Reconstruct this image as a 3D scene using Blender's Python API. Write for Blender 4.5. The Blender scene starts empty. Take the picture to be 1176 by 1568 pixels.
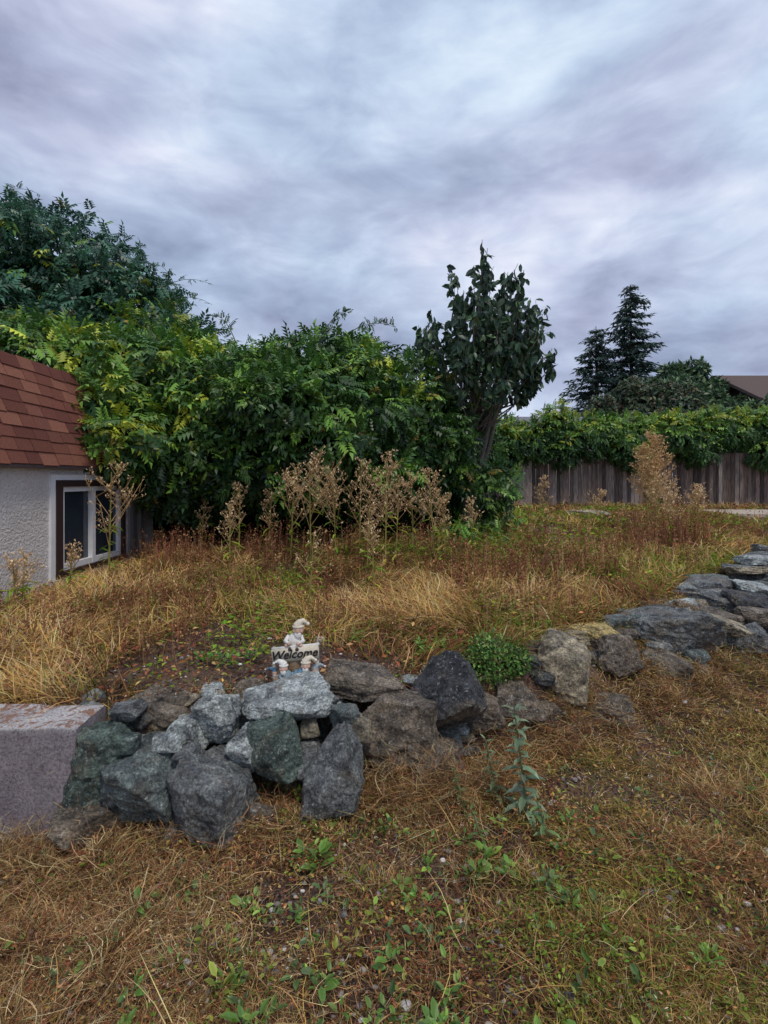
import bpy, bmesh, math, random, numpy as np
from mathutils import Vector, Matrix
rng=np.random.default_rng(11); random.seed(5)
scene=bpy.context.scene
U=lambda a,b,n=None: rng.uniform(a,b,n)

# ---------------------------------------------------------------- noise
def _h(ix,iy,iz):
    n=((ix*73856093)^(iy*19349663)^(iz*83492791))&0xffffffff
    n=((n^(n>>13))*1274126177)&0xffffffff
    n=n^(n>>16)
    return n/4294967296.0
def vnoise(x,y,z=None):
    x=np.asarray(x,float); y=np.asarray(y,float)
    z=np.zeros_like(x) if z is None else np.asarray(z,float)
    ix=np.floor(x).astype(np.int64); iy=np.floor(y).astype(np.int64); iz=np.floor(z).astype(np.int64)
    fx=x-ix; fy=y-iy; fz=z-iz
    fx=fx*fx*(3-2*fx); fy=fy*fy*(3-2*fy); fz=fz*fz*(3-2*fz)
    r=0
    for a in (0,1):
        for b in (0,1):
            for c in (0,1):
                w=(fx if a else 1-fx)*(fy if b else 1-fy)*(fz if c else 1-fz)
                r=r+w*_h(ix+a,iy+b,iz+c)
    return r
def fbm(x,y,z=None,o=4):
    x=np.asarray(x,float); y=np.asarray(y,float); z=np.zeros_like(x) if z is None else np.asarray(z,float)
    r=0; a=.5; f=1; s=0
    for i in range(o):
        r=r+a*vnoise(x*f+i*17.3,y*f+i*9.1,z*f+i*5.7); s+=a; a*=.5; f*=2.03
    return r/s

# ---------------------------------------------------------------- geometry accumulator
class Geo:
    def __init__(s): s.v=[];s.q=[];s.t=[];s.c=[];s.n=0
    def add(s,V,C,Q=None,T=None):
        V=np.asarray(V,float).reshape(-1,3)
        C=np.asarray(C,float)
        if C.ndim==1: C=np.tile(C,(len(V),1))
        s.v.append(V); s.c.append(C.reshape(-1,3))
        if Q is not None and len(Q): s.q.append(np.asarray(Q,np.int64).reshape(-1,4)+s.n)
        if T is not None and len(T): s.t.append(np.asarray(T,np.int64).reshape(-1,3)+s.n)
        s.n+=len(V)
    def build(s,name,mat,smooth=False,parent=None):
        V=np.concatenate(s.v); C=np.clip(np.concatenate(s.c),0,1)
        Q=np.concatenate(s.q) if s.q else np.zeros((0,4),np.int64)
        T=np.concatenate(s.t) if s.t else np.zeros((0,3),np.int64)
        me=bpy.data.meshes.new(name)
        me.vertices.add(len(V)); me.vertices.foreach_set("co",V.astype(np.float32).ravel())
        L=np.concatenate([Q.ravel(),T.ravel()]).astype(np.int32)
        me.loops.add(len(L)); me.loops.foreach_set("vertex_index",L)
        ls=np.concatenate([np.arange(len(Q))*4,len(Q)*4+np.arange(len(T))*3]).astype(np.int32)
        me.polygons.add(len(ls)); me.polygons.foreach_set("loop_start",ls)
        me.polygons.foreach_set("use_smooth",np.full(len(ls),smooth,dtype=bool))
        me.update(calc_edges=True); me.validate()
        a=me.color_attributes.new("Col",'FLOAT_COLOR','POINT')
        rgba=np.ones((len(V),4),np.float32); rgba[:,:3]=C
        a.data.foreach_set("color",rgba.ravel())
        me.materials.append(mat)
        ob=bpy.data.objects.new(name,me); scene.collection.objects.link(ob)
        if parent: ob.parent=parent
        return ob
def empty(name,loc=(0,0,0)):
    e=bpy.data.objects.new(name,None); e.empty_display_size=.1
    scene.collection.objects.link(e); return e
def norm(a): return a/np.maximum(np.linalg.norm(a,axis=-1,keepdims=True),1e-9)
def basis(f,u):
    f=norm(f); s=norm(np.cross(u,f)); u2=np.cross(f,s)
    return np.stack([f,s,u2],axis=-1)
def inst(g,PV,PQ,pos,R,sc,col,shade=None,PT=None):
    n=len(pos); k=len(PV)
    if n==0: return
    sc=np.broadcast_to(np.asarray(sc,float),(n,))
    V=np.einsum('nij,vj->nvi',R,PV)*sc[:,None,None]+pos[:,None,:]
    C=np.repeat(col[:,None,:],k,1)
    if shade is not None: C=C*np.asarray(shade)[None,:,None]
    off=(np.arange(n)*k)[:,None,None]
    Q=(np.asarray(PQ)[None]+off).reshape(-1,4) if PQ is not None and len(PQ) else None
    T=(np.asarray(PT)[None]+off).reshape(-1,3) if PT is not None and len(PT) else None
    g.add(V.reshape(-1,3),C.reshape(-1,3),Q,T)
def blades(g,P,L,W,az,tilt,bend,col,seg=3,base_sh=.7,curl=0.0):
    n=len(P)
    if n==0: return
    t=np.linspace(0,1,seg+1)[None]
    hor=L[:,None]*(np.sin(tilt)[:,None]*t+bend[:,None]*t**2)
    ver=L[:,None]*(np.cos(tilt)[:,None]*t-.5*bend[:,None]*t**2)
    ver=np.maximum(ver,.004)
    cu=(rng.normal(0,1,n)*curl*L)[:,None]*np.sin(t*2.6)**2
    ctr=np.stack([P[:,0:1]+hor*np.cos(az)[:,None]-cu*np.sin(az)[:,None],P[:,1:2]+hor*np.sin(az)[:,None]+cu*np.cos(az)[:,None],P[:,2:3]+ver],-1)
    tw=az+math.pi/2+U(-.9,.9,n)
    side=np.stack([np.cos(tw),np.sin(tw),U(-.3,.3,n)],-1)
    w=(W[:,None]*(1-.92*t**1.6))/2
    A=ctr+side[:,None,:]*w[...,None]; B=ctr-side[:,None,:]*w[...,None]
    V=np.stack([A,B],2).reshape(n,-1,3)
    k=(seg+1)*2
    q=np.array([[2*i,2*i+1,2*i+3,2*i+2] for i in range(seg)])
    Q=(q[None]+(np.arange(n)*k)[:,None,None]).reshape(-1,4)
    sh=np.repeat(base_sh+(1-base_sh)*t[0],2)  # blade bases darkened: browner stems plus shadow painted beneath the grass
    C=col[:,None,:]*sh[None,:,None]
    g.add(V.reshape(-1,3),C.reshape(-1,3),Q)
def tube(g,pts,rad,col,sides=5):
    pts=np.asarray(pts,float); n=len(pts)
    rad=np.broadcast_to(np.asarray(rad,float),(n,))
    tan=norm(np.gradient(pts,axis=0))
    ref=np.array([.31,.22,.92]); 
    a=norm(np.cross(tan,ref)); b=np.cross(tan,a)
    th=np.arange(sides)/sides*2*math.pi
    V=pts[:,None,:]+rad[:,None,None]*(np.cos(th)[None,:,None]*a[:,None,:]+np.sin(th)[None,:,None]*b[:,None,:])
    Q=[[i*sides+j,i*sides+(j+1)%sides,(i+1)*sides+(j+1)%sides,(i+1)*sides+j] for i in range(n-1) for j in range(sides)]
    g.add(V.reshape(-1,3),np.asarray(col,float),Q)
def box(g,c,s,col,rz=0,rx=0,ry=0):
    x,y,z=np.array(s)/2
    V=np.array([[-x,-y,-z],[x,-y,-z],[x,y,-z],[-x,y,-z],[-x,-y,z],[x,-y,z],[x,y,z],[-x,y,z]])
    M=np.array(Matrix.Rotation(rz,3,'Z')@Matrix.Rotation(ry,3,'Y')@Matrix.Rotation(rx,3,'X'))
    g.add(V@M.T+np.array(c),np.asarray(col,float),[[0,3,2,1],[4,5,6,7],[0,1,5,4],[1,2,6,5],[2,3,7,6],[3,0,4,7]])
_ico={}
def ico(s):
    if s not in _ico:
        bm=bmesh.new(); bmesh.ops.create_icosphere(bm,subdivisions=s,radius=1)
        _ico[s]=(np.array([v.co[:] for v in bm.verts]),np.array([[v.index for v in f.verts] for f in bm.faces])); bm.free()
    return _ico[s]
def ell(g,c,r,col,s=3,M=None):
    V,T=ico(s); W=V*np.array(r)
    if M is not None: W=W@np.array(M).T
    g.add(W+np.array(c),np.asarray(col,float),None,T)
def jit(base,n,a=.25,hue=.08):
    b=np.asarray(base,float)
    return b[None]*np.exp(rng.normal(0,a,(n,1)))*np.exp(rng.normal(0,hue,(n,3)))
def pick(pal,w,n,a=.2,hue=.08):
    pal=np.asarray(pal,float); w=np.asarray(w,float); idx=rng.choice(len(pal),n,p=w/w.sum())
    return pal[idx]*np.exp(rng.normal(0,a,(n,1)))*np.exp(rng.normal(0,hue,(n,3)))

# ---------------------------------------------------------------- materials
def newmat(name):
    m=bpy.data.materials.new(name); m.use_nodes=True; nt=m.node_tree
    return m,nt,nt.nodes['Principled BSDF'],nt.nodes['Material Output']
def mat_attr(name,rough=.8,scale=20,amt=.3,bump=0,bscale=60,trans=0,spec=.3,bdist=.01,stretch=None):
    m,nt,p,out=newmat(name); N=nt.nodes; Lk=nt.links
    at=N.new('ShaderNodeAttribute'); at.attribute_name='Col'
    tc=N.new('ShaderNodeTexCoord'); vec=tc.outputs['Object']
    if stretch:
        mp=N.new('ShaderNodeMapping'); mp.inputs['Scale'].default_value=stretch; Lk.new(vec,mp.inputs[0]); vec=mp.outputs[0]
    nz=N.new('ShaderNodeTexNoise'); nz.inputs['Scale'].default_value=scale; nz.inputs['Detail'].default_value=4
    Lk.new(vec,nz.inputs['Vector'])
    mr=N.new('ShaderNodeMapRange'); mr.inputs['From Min'].default_value=.25; mr.inputs['From Max'].default_value=.75
    mr.inputs['To Min'].default_value=1-amt; mr.inputs['To Max'].default_value=1+amt
    Lk.new(nz.outputs['Fac'],mr.inputs['Value'])
    mu=N.new('ShaderNodeVectorMath'); mu.operation='SCALE'
    Lk.new(at.outputs['Color'],mu.inputs[0])
    if amt: Lk.new(mr.outputs['Result'],mu.inputs['Scale'])
    else: mu.inputs['Scale'].default_value=1
    Lk.new(mu.outputs[0],p.inputs['Base Color']); p.inputs['Roughness'].default_value=rough
    p.inputs['Specular IOR Level'].default_value=spec
    if bump:
        n2=N.new('ShaderNodeTexNoise'); n2.inputs['Scale'].default_value=bscale; n2.inputs['Detail'].default_value=6
        Lk.new(vec,n2.inputs['Vector'])
        b=N.new('ShaderNodeBump'); b.inputs['Strength'].default_value=bump; b.inputs['Distance'].default_value=bdist
        Lk.new(n2.outputs['Fac'],b.inputs['Height']); Lk.new(b.outputs['Normal'],p.inputs['Normal'])
    if trans:
        tr=N.new('ShaderNodeBsdfTranslucent'); Lk.new(mu.outputs[0],tr.inputs['Color'])
        mx=N.new('ShaderNodeMixShader'); mx.inputs[0].default_value=trans
        Lk.new(p.outputs[0],mx.inputs[1]); Lk.new(tr.outputs[0],mx.inputs[2]); Lk.new(mx.outputs[0],out.inputs['Surface'])
    return m
M_leaf=mat_attr('leaf',.42,3,0,trans=.2,spec=.5)
M_dark=mat_attr('foliage_interior',.95,6,.4,bump=1,bscale=8,spec=.05,bdist=.1)
M_grass,nt,p,out=newmat('dry_grass'); N=nt.nodes; Lk=nt.links
at=N.new('ShaderNodeAttribute'); at.attribute_name='Col'; N.remove(p)
wm=N.new('ShaderNodeVectorMath'); wm.operation='MULTIPLY'; Lk.new(at.outputs['Color'],wm.inputs[0]); wm.inputs[1].default_value=(1.12,.97,.80)
df=N.new('ShaderNodeBsdfDiffuse'); Lk.new(wm.outputs[0],df.inputs['Color'])
tr=N.new('ShaderNodeBsdfTranslucent'); Lk.new(wm.outputs[0],tr.inputs['Color']); mx=N.new('ShaderNodeMixShader'); mx.inputs[0].default_value=.2
Lk.new(df.outputs[0],mx.inputs[1]); Lk.new(tr.outputs[0],mx.inputs[2]); Lk.new(mx.outputs[0],out.inputs['Surface'])
M_wood=mat_attr('weathered_wood',.9,7,.55,bump=.6,bscale=30,spec=.1,stretch=(4,4,.5))
M_bark=mat_attr('bark',.9,15,.3,bump=.6,spec=.1)
M_paint=mat_attr('painted_trim',.5,10,.06)
M_fig=mat_attr('figurine_resin',.6,60,.15,bump=.3,bscale=150,bdist=.002)
M_shingle=mat_attr('shingle',.95,120,.45,bump=.8,bscale=400,bdist=.004,spec=.1)
M_pebble=mat_attr('pebble',.8,80,.2,bump=.4,bscale=200,bdist=.002)
M_stucco=mat_attr('stucco',.9,3,.09,bump=1,bscale=42,bdist=.035,spec=.1)

def ramp(N,stops,interp='LINEAR'):
    r=N.new('ShaderNodeValToRGB'); cr=r.color_ramp; cr.interpolation=interp
    while len(cr.elements)<len(stops): cr.elements.new(.5)
    for e,(p,c) in zip(cr.elements,stops):
        e.position=p; e.color=(*c,1) if len(c)==3 else c
    return r
def mix(N,Lk,a,b,f,mode='MIX'):
    m=N.new('ShaderNodeMix'); m.data_type='RGBA'; m.blend_type=mode
    for s,i in ((f,0),(a,6),(b,7)):
        if hasattr(s,'is_linked'): Lk.new(s,m.inputs[i])
        elif isinstance(s,(int,float)): m.inputs[i].default_value=s
        else: m.inputs[i].default_value=(*s,1)
    return m.outputs[2]
def noise(N,Lk,vec,sc,det=6,rough=.55,dist=0):
    n=N.new('ShaderNodeTexNoise'); n.inputs['Scale'].default_value=sc; n.inputs['Detail'].default_value=det
    n.inputs['Roughness'].default_value=rough; n.inputs['Distortion'].default_value=dist
    Lk.new(vec,n.inputs['Vector']); return n.outputs['Fac']

# rock
M_rock,nt,p,out=newmat('rock'); N=nt.nodes; Lk=nt.links
ge=N.new('ShaderNodeNewGeometry'); tc=ge.outputs['Position']; at=N.new('ShaderNodeAttribute'); at.attribute_name='Col'
n1=noise(N,Lk,tc,9,8,.72,.8); r1=ramp(N,[(.36,(.25,.25,.27)),(.48,(.85,.85,.85)),(.6,(1.6,1.58,1.52)),(.72,(2.6,2.6,2.5))]); Lk.new(n1,r1.inputs[0])
c=mix(N,Lk,at.outputs['Color'],r1.outputs[0],1.0,'MULTIPLY')
n2=noise(N,Lk,tc,3.6,8,.7,1.2); r2=ramp(N,[(.52,(0,0,0)),(.68,(.7,.7,.7))]); Lk.new(n2,r2.inputs[0])
c=mix(N,Lk,c,(.30,.23,.15),r2.outputs[0])
n3=noise(N,Lk,tc,13,9,.78,3.2); r3=ramp(N,[(.57,(0,0,0)),(.64,(.85,.85,.85))]); Lk.new(n3,r3.inputs[0])
c=mix(N,Lk,c,(.60,.64,.60),r3.outputs[0])
vo=N.new('ShaderNodeTexVoronoi'); vo.inputs['Scale'].default_value=34; Lk.new(tc,vo.inputs['Vector'])
rv=ramp(N,[(.10,(.8,.8,.8)),(.17,(0,0,0))]); Lk.new(vo.outputs['Distance'],rv.inputs[0])
n6=noise(N,Lk,tc,5,3); r6=ramp(N,[(.52,(0,0,0)),(.60,(1,1,1))]); Lk.new(n6,r6.inputs[0])
ml=mix(N,Lk,rv.outputs[0],r6.outputs[0],1.0,'MULTIPLY'); c=mix(N,Lk,c,(.55,.58,.50),ml)
n4=noise(N,Lk,tc,85,5,.75); r4=ramp(N,[(.34,(.28,.28,.30)),(.5,(1.0,1.0,1.0)),(.68,(1.9,1.9,1.85))]); Lk.new(n4,r4.inputs[0])
c=mix(N,Lk,c,r4.outputs[0],1.0,'MULTIPLY')
Lk.new(c,p.inputs['Base Color']); p.inputs['Roughness'].default_value=.7; p.inputs['Specular IOR Level'].default_value=.45
nb=noise(N,Lk,tc,20,10,.75,.8); b=N.new('ShaderNodeBump'); b.inputs['Strength'].default_value=1; b.inputs['Distance'].default_value=.05
Lk.new(nb,b.inputs['Height']); Lk.new(b.outputs[0],p.inputs['Normal'])

# soil
M_soil,nt,p,out=newmat('soil'); N=nt.nodes; Lk=nt.links
tc=N.new('ShaderNodeTexCoord').outputs['Object']
n1=noise(N,Lk,tc,1.6,8,.65); r1=ramp(N,[(.3,(.08,.050,.042)),(.5,(.155,.10,.078)),(.7,(.24,.16,.10))]); Lk.new(n1,r1.inputs[0])
n2=noise(N,Lk,tc,60,8,.8); r2=ramp(N,[(.34,(.25,.25,.25)),(.5,(1,.98,.96)),(.62,(1.9,1.85,1.8)),(.72,(3.2,3.1,3.0))]); Lk.new(n2,r2.inputs[0])
c=mix(N,Lk,r1.outputs[0],r2.outputs[0],1.0,'MULTIPLY')
vo=N.new('ShaderNodeTexVoronoi'); vo.inputs['Scale'].default_value=75; Lk.new(tc,vo.inputs['Vector'])
rv=ramp(N,[(.18,(1,1,1)),(.28,(0,0,0))]); Lk.new(vo.outputs['Distance'],rv.inputs[0])
hs=mix(N,Lk,(.27,.24,.23),vo.outputs['Color'],.2)
c=mix(N,Lk,c,hs,rv.outputs[0])
Lk.new(c,p.inputs['Base Color']); p.inputs['Roughness'].default_value=.95; p.inputs['Specular IOR Level'].default_value=.1
b=N.new('ShaderNodeBump'); b.inputs['Strength'].default_value=1; b.inputs['Distance'].default_value=.02
Lk.new(n2,b.inputs['Height']); Lk.new(b.outputs[0],p.inputs['Normal'])

# concrete
M_conc,nt,p,out=newmat('old_concrete'); N=nt.nodes; Lk=nt.links
tc=N.new('ShaderNodeTexCoord').outputs['Object']; at=N.new('ShaderNodeAttribute'); at.attribute_name='Col'
n1=noise(N,Lk,tc,5,8,.7); r1=ramp(N,[(.3,(.65,.62,.65)),(.52,(1,1,1)),(.72,(1.3,1.25,1.25))]); Lk.new(n1,r1.inputs[0])
c=mix(N,Lk,at.outputs['Color'],r1.outputs[0],1.0,'MULTIPLY')
n2=noise(N,Lk,tc,9,8,.75,1.5); r2=ramp(N,[(.50,(0,0,0)),(.53,(1,1,1))]); Lk.new(n2,r2.inputs[0])
ge=N.new('ShaderNodeNewGeometry'); sp=N.new('ShaderNodeSeparateXYZ'); Lk.new(ge.outputs['True Normal'],sp.inputs[0])
mm=N.new('ShaderNodeMath'); mm.operation='GREATER_THAN'; Lk.new(sp.outputs[2],mm.inputs[0]); mm.inputs[1].default_value=.75
m3=N.new('ShaderNodeMath'); m3.operation='MULTIPLY'; Lk.new(mm.outputs[0],m3.inputs[0]); Lk.new(r2.outputs[0],m3.inputs[1])
c=mix(N,Lk,c,(.36,.20,.13),m3.outputs[0])
n5=noise(N,Lk,tc,90,5,.75); r5=ramp(N,[(.34,(.4,.4,.4)),(.5,(1,1,1)),(.7,(1.4,1.4,1.4))]); Lk.new(n5,r5.inputs[0])
c=mix(N,Lk,c,r5.outputs[0],1.0,'MULTIPLY')
n7=noise(N,Lk,tc,8,8,.8,2.5); r7=ramp(N,[(.60,(0,0,0)),(.64,(.8,.8,.8))]); Lk.new(n7,r7.inputs[0]); c=mix(N,Lk,c,(.66,.62,.60),r7.outputs[0])
Lk.new(c,p.inputs['Base Color']); p.inputs['Roughness'].default_value=.9
nb=noise(N,Lk,tc,40,9,.85); b=N.new('ShaderNodeBump'); b.inputs['Strength'].default_value=.8; b.inputs['Distance'].default_value=.02
Lk.new(nb,b.inputs['Height']); Lk.new(b.outputs[0],p.inputs['Normal'])

M_glass,nt,p,out=newmat('window_glass'); p.inputs['Base Color'].default_value=(.03,.04,.055,1); p.inputs['Roughness'].default_value=.06; p.inputs['Specular IOR Level'].default_value=.6

# ---------------------------------------------------------------- terrain
WX=np.array([-30,-6,-1.55,-.84,.05,.47,1.16,1.94,3.63,5.4,10,30.]); WY=np.array([2.55,2.55,2.62,2.83,3.10,3.25,3.7,4.28,5.9,7.4,10.5,16.])
def dwall(x,y):
    s=(np.interp(x+.2,WX,WY)-np.interp(x-.2,WX,WY))/.4
    return (y-np.interp(x,WX,WY))/np.sqrt(1+s*s)
def H(x,y):
    x=np.asarray(x,float); y=np.asarray(y,float)
    d=dwall(x,y)
    hT=.42+.018*(np.clip(y,0,18)-3)+.06*(fbm(x*.8,y*.8,o=3)-.5)+.03*(fbm(x*4,y*4,o=2)-.5)
    hT=hT-.10*np.clip((-x-2.7)/.8,0,1)*np.clip((y-4)/1.5,0,1)*np.clip((9-y)/1,0,1)
    rt=np.clip((x-.5)/2.5,0,1)
    hL=-.03+.02*rt*np.clip(y-2,0,6)+.10*(fbm(x*1.3+5,y*1.3,o=3)-.5)+.12*(fbm(x*5,y*5,o=3)-.5)
    w=.28+.95*rt
    t=np.clip((d+w)/(w+.02),0,1); t=t*t*(3-2*t)
    return hL+(hT-hL)*t
def gax(lo,hi,step,far,n=24):
    core=np.arange(lo,hi,step); g=np.geomspace(step,far,n)
    return np.concatenate([lo-g[::-1],core,hi+g-step*.0])
xs=gax(-6,9,.04,400); ys=np.concatenate([[-400,-100,-30,-8,-2,0],np.arange(.8,8,.035),np.arange(8.05,20,.15),20+np.geomspace(.3,900,24)])
xs=np.unique(xs); X,Y=np.meshgrid(xs,ys); Z=H(X,Y)
V=np.stack([X,Y,Z],-1).reshape(-1,3); nx=len(xs); ny=len(ys)
i,j=np.meshgrid(np.arange(nx-1),np.arange(ny-1)); a0=(j*nx+i).ravel()
g=Geo(); g.add(V,[.1,.1,.1],np.stack([a0,a0+1,a0+nx+1,a0+nx],-1)); g.build('ground',M_soil,smooth=True)

# ---------------------------------------------------------------- stone retaining wall
wall=empty('stone_retaining_wall')
def rockshape(V,r,npl=9,sharp=70,rough=.05):
    P=norm(r.normal(size=(npl,3))); ax=np.array([[1,0,0],[-1,0,0],[0,1,0],[0,-1,0],[0,0,1],[0,0,-1.]]); ax=norm(ax+r.normal(0,.28,ax.shape))
    P=np.concatenate([P,ax]); D=np.concatenate([r.uniform(.68,1.0,npl),r.uniform(.62,.85,6)])
    dp=V@P.T; R=np.where(dp>.05,D[None]/np.maximum(dp,.05),9)
    rad=np.minimum(-np.log(np.exp(-R*sharp).sum(1))/sharp,1.25)
    W=V*rad[:,None]
    o=r.uniform(0,50,3)
    f1=fbm(W[:,0]*1.6+o[0],W[:,1]*1.6+o[1],W[:,2]*1.6+o[2],o=3)-.5
    f2=fbm(W[:,0]*3.2+o[0],W[:,1]*3.2+o[1],W[:,2]*3.2+o[2],o=4)
    rg=1-np.abs(f2-.5)*4
    st=np.floor((W[:,2]*.9+W[:,0]*.3+f1)*6)
    return W*(1+.16*f1+rough*1.2*(rg-.5)+.05*(vnoise(st*3.7,st*0+o[0])-.5)*2+.05*(vnoise(W[:,0]*14+o[0],W[:,1]*14,W[:,2]*14)-.5))[:,None]
def rock(c,size,seed,tint,rz=0,rx=0,ry=0,parent=None,name='rock',sub=6,npl=9,rough=.05):
    r=np.random.default_rng(seed)
    V,T=ico(sub)
    W=rockshape(V,r,npl,70,rough)*np.array(size)*.585
    M=np.array((Matrix.Rotation(rz,3,'Z')@Matrix.Rotation(ry,3,'Y')@Matrix.Rotation(rx,3,'X')))
    g=Geo(); g.add(W@M.T,np.asarray(tint,float)*1.08,None,T)
    ob=g.build(name,M_rock,smooth=True,parent=parent); ob.location=c; return ob
BG=(.17,.205,.20); GR=(.18,.19,.19); DK=(.06,.063,.07); BR=(.21,.17,.13); TN=(.40,.34,.24); LT=(.46,.50,.49); GG=(.125,.17,.145); YL=(.55,.42,.16)
RK=[(-1.37,2.52,.25,.30,.30,.38,GG),(-1.11,2.47,.17,.42,.38,.34,BG),(-1.19,2.80,.375,.32,.32,.24,BR),(-.79,2.45,.10,.40,.36,.36,GR),
(-.845,2.68,.38,.21,.24,.24,LT),(-.543,2.80,.43,.50,.34,.14,LT),(-.546,2.62,.27,.28,.28,.30,GG),(-.245,2.52,.15,.30,.28,.36,GR),
(-.10,3.0,.445,.46,.32,.17,BR),(.09,2.88,.24,.44,.38,.38,BR),(.385,3.02,.38,.40,.38,.34,DK),(1.21,3.5,.33,.40,.38,.42,TN),
(1.59,3.97,.44,.30,.3,.16,YL),(1.30,3.92,.40,.44,.3,.15,TN),(1.66,3.76,.34,.34,.34,.28,BR),(2.26,4.2,.37,.66,.5,.36,GR),(2.06,3.88,.20,.40,.35,.22,BR),
(3.14,5.05,.42,.48,.4,.22,GR),(3.44,4.9,.36,.46,.45,.34,DK),(3.48,5.6,.49,.5,.4,.18,BG),(4.2,6.0,.52,.55,.4,.22,GR),(2.36,4.0,.08,.32,.3,.22,BR),
(3.04,4.4,.24,.36,.34,.24,GR),(2.92,4.65,.32,.36,.34,.24,BR),(2.68,4.72,.43,.36,.3,.14,LT),(-1.34,2.40,.04,.30,.26,.22,BR),(-1.0,2.62,.33,.2,.2,.18,LT),
(-.38,2.68,.33,.11,.1,.1,TN),(-.2,2.74,.35,.17,.18,.16,BG),(-.12,2.70,.32,.12,.12,.12,TN),(-.66,2.60,.26,.16,.2,.2,LT),(-.40,2.62,.2,.18,.2,.18,GR),
(3.9,5.5,.46,.5,.4,.18,BG),(4.7,6.6,.55,.6,.45,.2,GR),(4.1,5.5,.32,.4,.4,.24,DK),(4.9,6.2,.42,.5,.5,.22,BR),(5.3,7.1,.56,.5,.5,.2,GR),(3.6,4.6,.2,.42,.4,.26,GR),
(4.2,5.0,.22,.46,.45,.24,BR),(2.6,3.85,.0,.10,.09,.08,(.6,.58,.52)),(-1.55,2.8,.43,.14,.12,.08,LT),(-.75,2.92,.43,.2,.16,.1,BR),(5.5,14.2,.70,.9,.5,.16,TN),
(-1.02,2.46,.36,.12,.1,.1,LT),(.30,2.80,.10,.28,.26,.22,BR),(1.0,3.35,.12,.26,.3,.18,BR),(1.45,3.45,.10,.3,.3,.2,BR),
(3.7,5.25,.52,.34,.3,.10,LT),(3.3,5.3,.55,.4,.3,.09,GR),(4.0,5.75,.60,.45,.3,.10,TN),(4.5,6.3,.64,.5,.35,.10,LT),(3.95,5.2,.42,.35,.3,.14,GR),(4.4,5.6,.40,.4,.3,.16,BG),(3.3,4.65,.40,.3,.3,.14,BR),(2.75,4.3,.42,.34,.3,.12,TN),
(.62,3.12,.22,.2,.2,.2,BR),(-.70,2.78,.36,.16,.14,.14,GR),(-.33,2.82,.40,.14,.12,.1,GR),(-1.28,2.60,.45,.16,.14,.08,GR),(-1.22,2.46,.36,.13,.12,.08,GG),(-.92,2.46,.30,.14,.12,.09,GR),(-.6,2.44,.02,.2,.16,.14,BR),(-.95,2.40,.0,.22,.16,.14,GR),
(.80,3.25,.22,.3,.28,.22,BR),(.98,3.52,.36,.22,.2,.14,GR)]
for k,(x,y,z,a,b_,c_,t) in enumerate(RK):
    rs=np.random.default_rng(900+k)
    flat=c_<.2
    rock((x,y,z),(a,b_,c_),140+k,t,rs.uniform(-.35,.35) if flat else rs.uniform(-.6,.6),rs.uniform(-.15,.15),rs.uniform(-.12,.12) if flat else rs.uniform(-.3,.3),wall,'rock_%d'%(k+1),sub=6 if a>.15 else 4)
g=Geo(); V,T=ico(4)
for k in range(260):
    s=rng.uniform()
    x=U(-1.5,.6) if s<.5 else U(1.0,5.8)
    y=np.interp(x,WX,WY)+U(-.26,.04)-(U(0,.5) if x>2 else 0); z=float(H(x,y))
    sz=U(.025,.075)*(1 if x<1 else 1.7)
    W=rockshape(V,rng,8,50,.05)*np.array([U(.7,1.5),U(.7,1.2),U(.35,.8)])*sz
    g.add(W+np.array([x,y,z+sz*.3]),np.array([GR,TN,BR,LT,DK,BG][rng.integers(6)])*U(.7,1.2),None,T)
g.build('small_stones',M_rock,smooth=True,parent=wall)

# ---------------------------------------------------------------- concrete wall (rounded section swept along x)
prof=[]
y0,y1,zt,zb=2.385,2.65,.47,-.5
for z in np.linspace(zb,zt-.015,40): prof.append((y0,z))
for a in np.linspace(0,math.pi/2,5)[1:]: prof.append((y0+.015-.015*math.cos(a),zt-.015+.015*math.sin(a)))
for y in np.linspace(y0+.025,y1-.03,12): prof.append((y,zt))
for a in np.linspace(math.pi/2,0,5): prof.append((y1-.02+.02*math.cos(a),zt-.02+.02*math.sin(a)))
for z in np.linspace(zt-.04,zb,20): prof.append((y1,z))
prof=np.array(prof); xx=np.concatenate([np.linspace(-5.2,-3,20),np.arange(-2.98,-1.43,.018),[-1.425,-1.415,-1.41]])
PX=np.repeat(xx[:,None],len(prof),1); PY=np.repeat(prof[None,:,0],len(xx),0); PZ=np.repeat(prof[None,:,1],len(xx),0)
inset=np.array([1]*(len(xx)-3)+[.96,.9,.8])[:,None]; cy=(y0+y1)/2
PY=cy+(PY-cy)*np.where(inset<1,.93+.07*inset,1); PZ=np.where(inset<1,PZ-.006*(1-inset)*4,PZ)
dA=fbm(PX*6,PY*6,PZ*6,o=5)-.5; dB=fbm(PX*6+30,PY*6,PZ*6,o=5)-.5; dC=fbm(PX*10+9,PY*10,PZ*10,o=4)-.5
ed=np.clip((PZ-.40)/.06,0,1)
Wv=np.stack([PX+dC*.02,PY+dA*.02+dC*.03*ed,PZ+dB*.025*ed],-1)
m=len(prof); i,j=np.meshgrid(np.arange(len(xx)-1),np.arange(m-1),indexing='ij'); a0=(i*m+j).ravel()
g=Geo(); cc0=np.array([.36,.31,.325]); cc1=np.array([.66,.62,.60]); eb=np.clip((PZ-.445)/.02,0,1).reshape(-1,1)  # top band paler than the front: top light painted into the concrete
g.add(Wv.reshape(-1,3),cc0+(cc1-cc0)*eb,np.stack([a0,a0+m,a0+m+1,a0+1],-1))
ee=Wv[-1]; h=m//2; L_=ee[:h]; R_=ee[::-1][:h]; tt=np.linspace(0,1,10)[None,:,None]
cap=L_[:,None,:]*(1-tt)+R_[:,None,:]*tt; cap[...,0]+= (fbm(cap[...,1]*14,cap[...,2]*14,o=4)-.5)*.03*np.sin(tt[...,0]*math.pi)
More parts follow.
